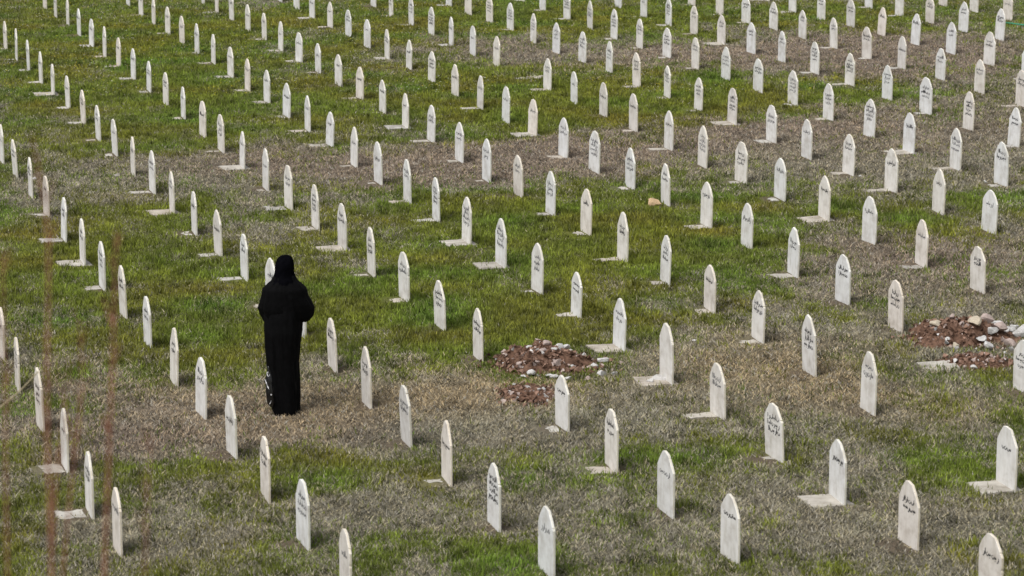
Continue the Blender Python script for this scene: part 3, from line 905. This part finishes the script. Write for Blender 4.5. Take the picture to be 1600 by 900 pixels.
place_rocks(ROCKS_A, 500, 'rubble on the middle soil heap', 'on the central soil heap')
place_rocks(ROCKS_B, 600, 'rubble on the right soil heap', 'on the right soil heap')
LOOSE = ['orange stone lying against the foot of a two-line headstone in green grass', 'tiny white stone in green grass in the upper left',
         'tiny white stone in grass between headstones right of picture centre', 'tiny white stone right of a headstone foot in upper right turf',
         'white chip left of a headstone near the right edge', 'white lump on the slab of the tall blank headstone',
         'second white lump on the slab of the tall blank headstone', 'small white lump at foot of the tall blank headstone',
         'tiny pale chip in upper left grass right of another white chip', 'white chip beside a narrow headstone near left edge',
         'grey stone left of a headstone foot in pale turf at left', 'tiny white chip in the pale dry turf at left',
         'tiny white chip in the far upper left flowery grass', 'tiny white chip in green grass right of centre']
for i, (q, lb) in enumerate(zip(ROCKS_C, LOOSE)):
    x, y, rad, c = q
    me = rock_mesh(700 + i); me.materials.append(ROCKM[c])
    o = bpy.data.objects.new('stone', me); C.objects.link(o)
    o.location = (x, y, gz(x, y) + rad * .5); o.scale = (rad * 1.45,) * 3; o.rotation_euler = (0.2, .1, i * 1.3)
    tag(o, lb, 'stone')

def gravel():
    rs = random.Random(5)
    V, Fc = [], []; mi = []
    base = [(1, 1, 1), (-1, -1, 1), (-1, 1, -1), (1, -1, -1), (0, 0, 1.5), (1.3, 0, 0)]
    faces = [(0, 4, 1), (0, 5, 3), (0, 2, 4), (1, 4, 2), (1, 2, 3), (3, 2, 0), (1, 3, 4), (4, 3, 5), (0, 4, 5), (3, 1, 2)]
    sites = [(0.32, 33.75, .52, .50, 800), (5.10, 34.95, .55, .45, 700), (0.17, 32.3, .32, .42, 260), (5.12, 33.8, .38, .28, 300), (0.75, 33.7, .45, .5, 120), (5.5, 34.8, .4, .4, 80)]
    for cx, cy, rx, ry, n in sites:
        for _ in range(n):
            a = rs.uniform(0, 6.283); q = math.sqrt(rs.random()) * rs.choice((.85, .95, 1.05, 1.15, 1.4))
            x, y = cx + rx * q * math.cos(a), cy + ry * q * math.sin(a)
            s = rs.choice((.006, .009, .012, .016, .022))
            z = heap_z(x, y) + s * .4
            k = len(V)
            R = Matrix.Rotation(rs.uniform(0, 6.3), 3, 'Z') @ Matrix.Rotation(rs.uniform(0, 6.3), 3, 'X')
            for b in base:
                v = R @ Vector(b); V.append((x + v.x * s, y + v.y * s, z + v.z * s))
            t = rs.random(); m_ = 0 if t < .48 else (1 if t < .57 else (2 if t < .965 else 3))
            for f in faces: Fc.append(tuple(k + w for w in f)); mi.append(m_)
    o = mesh_obj('gravel', V, Fc, ROCKM['r'])
    for m_ in ('p', 'w'): o.data.materials.append(ROCKM[m_])
    o.data.materials.append(M_SOIL)
    o.data.polygons.foreach_set('material_index', [{0: 0, 1: 1, 2: 3, 3: 2}[v] for v in mi])
    tag(o, 'loose gravel and clods scattered over the red soil heaps', 'gravel', kind='stuff')
gravel()

# ---------------------------------------------------------------- the woman in black
WX, WY = -2.36, 31.60
WZ = gz(WX, WY)
def skin_body():
    # seen from behind: she faces away (+Y)
    J = {'pelvis': (0, 0, .93, .135), 'waist': (0, .01, 1.08, .115), 'chest': (0, .02, 1.26, .135), 'neckb': (0, .01, 1.40, .07), 'neck': (.005, .025, 1.47, .052),
         'head': (.012, .05, 1.555, .088), 'crown': (.012, .04, 1.62, .070),
         'hipL': (-.09, 0, .88, .085), 'kneeL': (-.10, .03, .48, .058), 'ankL': (-.10, 0, .09, .04), 'toeL': (-.11, .13, .04, .035),
         'hipR': (.09, 0, .88, .085), 'kneeR': (.09, .03, .48, .058), 'ankR': (.09, 0, .09, .04), 'toeR': (.10, .13, .04, .035),
         'shL': (-.150, .02, 1.30, .050), 'elL': (-.205, .02, 1.09, .040), 'wrL': (-.09, .22, 1.12, .028), 'haL': (-.035, .25, 1.13, .032),
         'shR': (.155, .02, 1.30, .050), 'elR': (.235, .03, 1.09, .040), 'wrR': (.10, .22, 1.14, .028), 'haR': (.045, .25, 1.15, .032)}
    E = [('pelvis', 'waist'), ('waist', 'chest'), ('chest', 'neckb'), ('neckb', 'neck'), ('neck', 'head'), ('head', 'crown')]
    for s in 'LR':
        E += [('pelvis', 'hip' + s), ('hip' + s, 'knee' + s), ('knee' + s, 'ank' + s), ('ank' + s, 'toe' + s),
              ('chest', 'sh' + s), ('sh' + s, 'el' + s), ('el' + s, 'wr' + s), ('wr' + s, 'ha' + s)]
        sg = -1 if s == 'L' else 1
        # five fingers closing round the front hem of the shawl
        for q in range(4):
            b = 'f%s%d' % (s, q)
            J[b + 'a'] = (sg * .020, .272 - .004 * q, 1.155 - .018 * q, .0095)
            J[b + 'b'] = (sg * -.012, .290 - .003 * q, 1.150 - .018 * q, .0085)
            J[b + 'c'] = (sg * -.022, .268, 1.146 - .018 * q, .0075)
            E += [('ha' + s, b + 'a'), (b + 'a', b + 'b'), (b + 'b', b + 'c')]
        J['t%sa' % s] = (sg * .045, .255, 1.185, .0100); J['t%sb' % s] = (sg * .022, .275, 1.198, .0090)
        E += [('ha' + s, 't%sa' % s), ('t%sa' % s, 't%sb' % s)]
    names = list(J); ix = {n: i for i, n in enumerate(names)}
    me = bpy.data.meshes.new('person')
    me.from_pydata([J[n][:3] for n in names], [(ix[a], ix[b]) for a, b in E], [])
    o = bpy.data.objects.new('person', me); C.objects.link(o)
    md = o.modifiers.new('skin', 'SKIN')
    for i, n in enumerate(names):
        sv_ = me.skin_vertices[0].data[i]
        sv_.radius = (J[n][3], J[n][3]); sv_.use_root = (n == 'pelvis')
    o.modifiers.new('sub', 'SUBSURF').levels = 2
    dg = bpy.context.evaluated_depsgraph_get()
    ev = o.evaluated_get(dg)
    m2 = bpy.data.meshes.new_from_object(ev)
    o.modifiers.clear(); o.data = m2
    # face: nose, brow, chin pushed out of the head
    for v in m2.vertices:
        p = v.co
        if p.z > 1.49 and p.y > .08:
            p.y += .024 * math.exp(-((p.x - .012) / .014) ** 2 - ((p.z - 1.545) / .020) ** 2)
            p.y += .010 * math.exp(-((p.x - .012) / .03) ** 2 - ((p.z - 1.50) / .018) ** 2)
            for s in (-1, 1): p.y -= .010 * math.exp(-((p.x - .012 - s * .03) / .014) ** 2 - ((p.z - 1.568) / .012) ** 2)
    m2.materials.clear(); m2.materials.append(M_SKIN)
    m2.polygons.foreach_set('use_smooth', [True] * len(m2.polygons))
    o.location = (WX, WY, WZ)
    return o
body = skin_body()
tag(body, 'person seen from behind in long black robe and black headscarf, arms folded', 'person')

def rings_mesh(rings, n=72, folds=(), seed=1, cap_top=True, rough=0.0):
    V, Fc = [], []
    if rough:
        A, K = np.meshgrid(np.arange(n) * 2 * math.pi / n, np.arange(len(rings)) * .02)
        cx_, sy_ = np.cos(A), np.sin(A)
        # creases: folds that run mostly downwards and drift round the body
        NZ = (fbm(cx_ * 2.2 + 9 + K * .9, sy_ * 2.2 + 5 + seed, .55, 40 + seed, 3) - .5) * 1.6 + (fbm(A * 1.1 + K * 1.5, K * 1.1 + 3, .30, 60 + seed, 3) - .5) * 1.1 * np.clip(np.minimum(A, 2 * math.pi - A) * 3, 0, 1)
    for k, (z, xl, xr, yb, yf) in enumerate(rings):
        cx, rx = (xl + xr) / 2, (xr - xl) / 2
        cy, ry = (yb + yf) / 2, (yf - yb) / 2
        for i in range(n):
            a = i * 2 * math.pi / n
            f = 1 + sum(amp(z) * math.sin(a * fr + ph + z * tw) for amp, fr, ph, tw in folds)
            if rough: f += rough * NZ[int(k * 1.0) % NZ.shape[0], i % NZ.shape[1]]
            V.append((cx + rx * math.cos(a) * f, cy + ry * math.sin(a) * f, z))
    for k in range(len(rings) - 1):
        for i in range(n):
            a = k * n + i; b = k * n + (i + 1) % n
            Fc.append((a, b, b + n, a + n))
    if cap_top: Fc.append(tuple((len(rings) - 1) * n + i for i in range(n)))
    return V, Fc

def smooth_rings(keys, step=0.02):
    out = []; z = keys[0][0]
    while z <= keys[-1][0] + 1e-6:
        for a, b in zip(keys, keys[1:]):
            if a[0] <= z <= b[0] + 1e-9:
                t = (z - a[0]) / (b[0] - a[0]); t = t * t * (3 - 2 * t) * .5 + t * .5
                out.append((z,) + tuple(a[i] + (b[i] - a[i]) * t for i in range(1, 5)))
                break
        z += step
    return out

def robe():
    keys = [(0.0, -.13, .140, -.14, .14), (.05, -.155, .140, -.145, .15), (.20, -.180, .142, -.15, .16), (.40, -.185, .140, -.155, .16), (.55, -.200, .140, -.16, .16),
            (.70, -.205, .160, -.17, .165), (.88, -.208, .185, -.18, .17), (1.02, -.205, .19, -.165, .18), (1.12, -.20, .205, -.15, .18), (1.25, -.20, .20, -.145, .17), (1.36, -.165, .17, -.12, .13), (1.44, -.10, .11, -.08, .10)]
    low = lambda z: .075 * max(0, (1.0 - z)) + .006
    fine = lambda z: .016 * max(0, (1.1 - z)) + .004
    V, Fc = rings_mesh(smooth_rings(keys), folds=[(low, 5, .6, 1.2), (fine, 11, 2.0, -1.6)], rough=.12, seed=2, n=120)
    return V, Fc
V, Fc = robe()
rb = mesh_obj('robe', V, Fc, M_CLOTH, body, smooth=True)
# shawl falling from the shoulders over the folded arms, down to the elbows
keys = [(.98, -.205, .235, -.08, .16), (1.01, -.222, .270, -.12, .25), (1.05, -.250, .295, -.13, .27), (1.12, -.275, .305, -.15, .28), (1.18, -.258, .285, -.155, .25), (1.26, -.235, .250, -.155, .22),
        (1.33, -.220, .238, -.15, .17), (1.38, -.170, .195, -.125, .13), (1.42, -.125, .145, -.11, .12), (1.48, -.096, .116, -.095, .11)]
fo = lambda z: .012 + .03 * max(0, 1.2 - z)
V, Fc = rings_mesh(smooth_rings(keys), folds=[(fo, 4, 1.0, 2.0), (lambda z: .008, 9, .3, 3.0)], rough=.10, seed=4, n=120)
sh = mesh_obj('shawl', V, Fc, M_CLOTH, body, smooth=True)
# headscarf: hood round the head, open towards the face
def scarf():
    keys = [(1.38, -.155, .160, -.12, .11), (1.42, -.118, .132, -.115, .105), (1.46, -.100, .116, -.105, .115), (1.51, -.092, .112, -.10, .13), (1.56, -.088, .112, -.10, .135),
            (1.60, -.082, .110, -.09, .13), (1.63, -.072, .104, -.075, .115), (1.655, -.054, .094, -.055, .095), (1.674, -.030, .076, -.03, .07), (1.684, .004, .048, -.005, .04)]
    V, Fc = rings_mesh(smooth_rings(keys, .008), n=48, folds=[(lambda z: .018, 3, .4, 6.0), (lambda z: .010, 8, 1.4, 9.0)])
    # leave the face opening
    keep = []
    for f in Fc:
        c = sum((Vector(V[i]) for i in f), Vector()) / len(f)
        if c.y > .085 and 1.485 < c.z < 1.615 and abs(c.x - .012) < .052: continue
        keep.append(f)
    return V, keep
V, Fc = scarf()
mesh_obj('headscarf', V, Fc, M_SCARF, body, smooth=True)
for s in (-1, 1):
    bm = bmesh.new()
    bmesh.ops.create_uvsphere(bm, u_segments=20, v_segments=12, radius=1)
    for v in bm.verts:
        v.co.x *= .048 + .01 * (v.co.y > 0); v.co.y *= .135; v.co.z *= .05 * (1.0 - .35 * v.co.y)
        if v.co.z < -.015: v.co.z = -.015
        v.co += Vector((s * .095, .075, .02))
    bm_obj('shoe', bm, M_SHOE, body, smooth=True)

# black carrier bag hanging by her left side
def bag():
    n = 28
    keys = [(.10, -.03, .03, -.03, .03), (.14, -.075, .07, -.06, .06), (.26, -.085, .075, -.075, .07), (.38, -.07, .06, -.06, .055), (.48, -.035, .03, -.03, .03), (.54, -.02, .018, -.018, .018)]
    V, Fc = rings_mesh(smooth_rings(keys, .015), n=n, folds=[(lambda z: .10, 5, .3, 7.0), (lambda z: .06, 9, 1.3, -11.0)])
    V = [((x * .62) - .150 - (z - .3) * .06, y * .8 - .10, z) for x, y, z in V]
    o = mesh_obj('carrier_bag', V, Fc, M_BAG, smooth=True)
    o.location = (WX, WY, WZ)
    tag(o, 'crumpled glossy black bag with painted white glints hanging beside the legs of the person in black', 'bag')
    # handle loop up to the hand under the shawl
    bm = bmesh.new()
    def tube(pts, rad):
        prev = None
        for i, p in enumerate(pts):
            ring = [bm.verts.new((p[0] + rad * math.cos(a), p[1] + rad * math.sin(a) * .4, p[2])) for a in [q * math.pi / 3 for q in range(6)]]
            if prev:
                for q in range(6): bm.faces.new((prev[q], prev[(q + 1) % 6], ring[(q + 1) % 6], ring[q]))
            prev = ring
    tube([(-.165, -.06, .52), (-.185, -.03, .68), (-.205, .03, .85), (-.20, .10, 1.02)], .007)
    tube([(-.160, -.05, .52), (-.175, -.01, .68), (-.19, .05, .85), (-.19, .11, 1.02)], .007)
    bm_obj('handle', bm, M_BAG, o)
    # bag's highlights painted as white patches on the side towards the viewer
    def patch(pts):
        V2, F2 = [], []
        for cx, cz, w, hh, sk in pts:
            k = len(V2)
            for q in range(8):
                a = q * math.pi / 4
                px = cx + w * math.cos(a) + sk * math.sin(a); pz = cz + hh * math.sin(a)
                best = min((v for v in V if abs(v[2] - pz) < .02), key=lambda v: (v[0] - px) ** 2 + (0 if v[1] < -.10 else 1))
                V2.append((px, best[1] - .006, pz))
            F2.append(tuple(range(k, k + 8)))
        return V2, F2
    V2, F2 = patch([(-.170, .455, .018, .026, -.004), (-.195, .375, .007, .030, -.012), (-.175, .325, .007, .022, -.010), (-.140, .245, .008, .008, 0), (-.150, .160, .004, .022, .01)])
    mesh_obj('print', V2, F2, M_WHITE, o)
bag()

# ---------------------------------------------------------------- tall dry stems on the bank close to the camera (out of focus)
def ray(px, py, y):
    d = fw + ri * ((px - 800) / F_PX) - up * ((py - 450) / F_PX)
    return Vector((0, 0, CAM_H)) + d * (y / d.y)
def stem(pts, y0, r0, r1, mt, label, name='dry_stem', twigs=(), y1=None):
    y1 = y0 if y1 is None else y1
    P = [ray(px, py, y0 + (y1 - y0) * i / (len(pts) - 1)) for i, (px, py) in enumerate(pts)]
    base = P[0].copy(); gzb = gz(base.x, base.y)
    if base.z > gzb:
        dirn = (P[0] - P[1]).normalized(); 
        P.insert(0, Vector((base.x + (base.z - gzb) * dirn.x * .3, base.y, gzb - .05)))
    def curve(P, ra, rb_, nm, parent=None):
        cu = bpy.data.curves.new(nm, 'CURVE'); cu.dimensions = '3D'
        sp = cu.splines.new('NURBS'); sp.points.add(len(P) - 1)
        for i, p in enumerate(P):
            sp.points[i].co = (*p, 1); sp.points[i].radius = ra + (rb_ - ra) * i / (len(P) - 1)
        sp.use_endpoint_u = True; sp.order_u = 3
        cu.bevel_depth = 1.0; cu.bevel_resolution = 2; cu.use_fill_caps = True
        t = bpy.data.objects.new(nm, cu); C.objects.link(t)
        me = bpy.data.meshes.new_from_object(t.evaluated_get(bpy.context.evaluated_depsgraph_get()))
        bpy.data.objects.remove(t)
        me.materials.clear(); me.materials.append(mt)
        o = bpy.data.objects.new(nm, me); C.objects.link(o)
        if parent: o.parent = parent
        return o
    o = curve(P, r0, r1, name)
    rs = random.Random(int(abs(pts[0][0]) * 7))
    tw_all = list(twigs)
    if name == 'dry_stem':
        for _ in range(6):
            k = rs.randrange(1, len(pts) - 1); t = rs.random()
            bx = pts[k][0] + (pts[k + 1][0] - pts[k][0]) * t; by = pts[k][1] + (pts[k + 1][1] - pts[k][1]) * t
            sd = rs.choice((-1, 1)); ln_ = rs.uniform(18, 40)
            tw_all.append([(bx, by), (bx + sd * ln_ * .25, by - ln_ * .5), (bx + sd * ln_ * .42, by - ln_ * 1.2)])
    for tw in tw_all:
        Q = [ray(px, py, y0) for px, py in tw]
        curve(Q, r1 * 1.3, r1 * .5, 'twig', o)
    tag(o, label, 'plant stem', 'dry stems rising close to the camera at lower left')
stem([(84, 980), (78, 800), (72, 600), (77, 450), (74, 330), (60, 260), (50, 215)], 6.6, .0050, .002, M_STEM, 'tall blurred red brown stem, thick one nearest the left edge', twigs=[[(80, 800), (103, 660), (108, 560)], [(82, 880), (88, 760), (92, 700)]])
stem([(160, 980), (167, 800), (175, 600), (180, 450), (182, 360)], 6.8, .0052, .0025, M_STEM, 'tall blurred red brown stem, thick one reaching between left headstone rows', twigs=[])
stem([(92, 990), (104, 820), (125, 650), (129, 590), (124, 500)], 7.2, .0036, .0012, M_STEM, 'blurred thin leaning stem just right of the thick leftmost stem', twigs=[[(116, 720), (92, 600), (84, 540)]])
stem([(14, 990), (10, 800), (8, 600), (5, 480), (3, 390)], 7.0, .0036, .0015, M_STEM, 'faint blurred stem right at the left picture edge')
stem([(222, 1000), (228, 840), (232, 740), (236, 690)], 6.4, .0026, .001, M_STEM, 'shortest faint stem, rightmost of the blurred stems')
stem([(-90, 760), (-30, 668), (2, 634), (34, 610), (60, 580)], 19.0, .008, .004, M_STRAW, 'thin pale straw stalk leaning in from the left edge over a headstone', name='straw_stalk')

# ---------------------------------------------------------------- green hose in the far right grass
def hose():
    cu = bpy.data.curves.new('garden_hose', 'CURVE'); cu.dimensions = '3D'
    pts = [(10.10, 63.75), (10.22, 63.6), (10.45, 63.2), (11.0, 62.9), (11.9, 62.7), (13.2, 62.8), (15.0, 62.4)]
    sp = cu.splines.new('NURBS'); sp.points.add(len(pts) - 1)
    for i, (x, y) in enumerate(pts): sp.points[i].co = (x, y, gz(x, y) + .05, 1)
    sp.use_endpoint_u = True; sp.order_u = 3
    cu.bevel_depth = .013; cu.bevel_resolution = 3
    t = bpy.data.objects.new('tmp', cu); C.objects.link(t)
    me = bpy.data.meshes.new_from_object(t.evaluated_get(bpy.context.evaluated_depsgraph_get()))
    bpy.data.objects.remove(t)
    me.materials.clear(); me.materials.append(M_HOSE)
    o = bpy.data.objects.new('garden_hose', me); C.objects.link(o)
    tag(o, 'green garden hose lying in the turf at the upper right edge', 'hose')
hose()
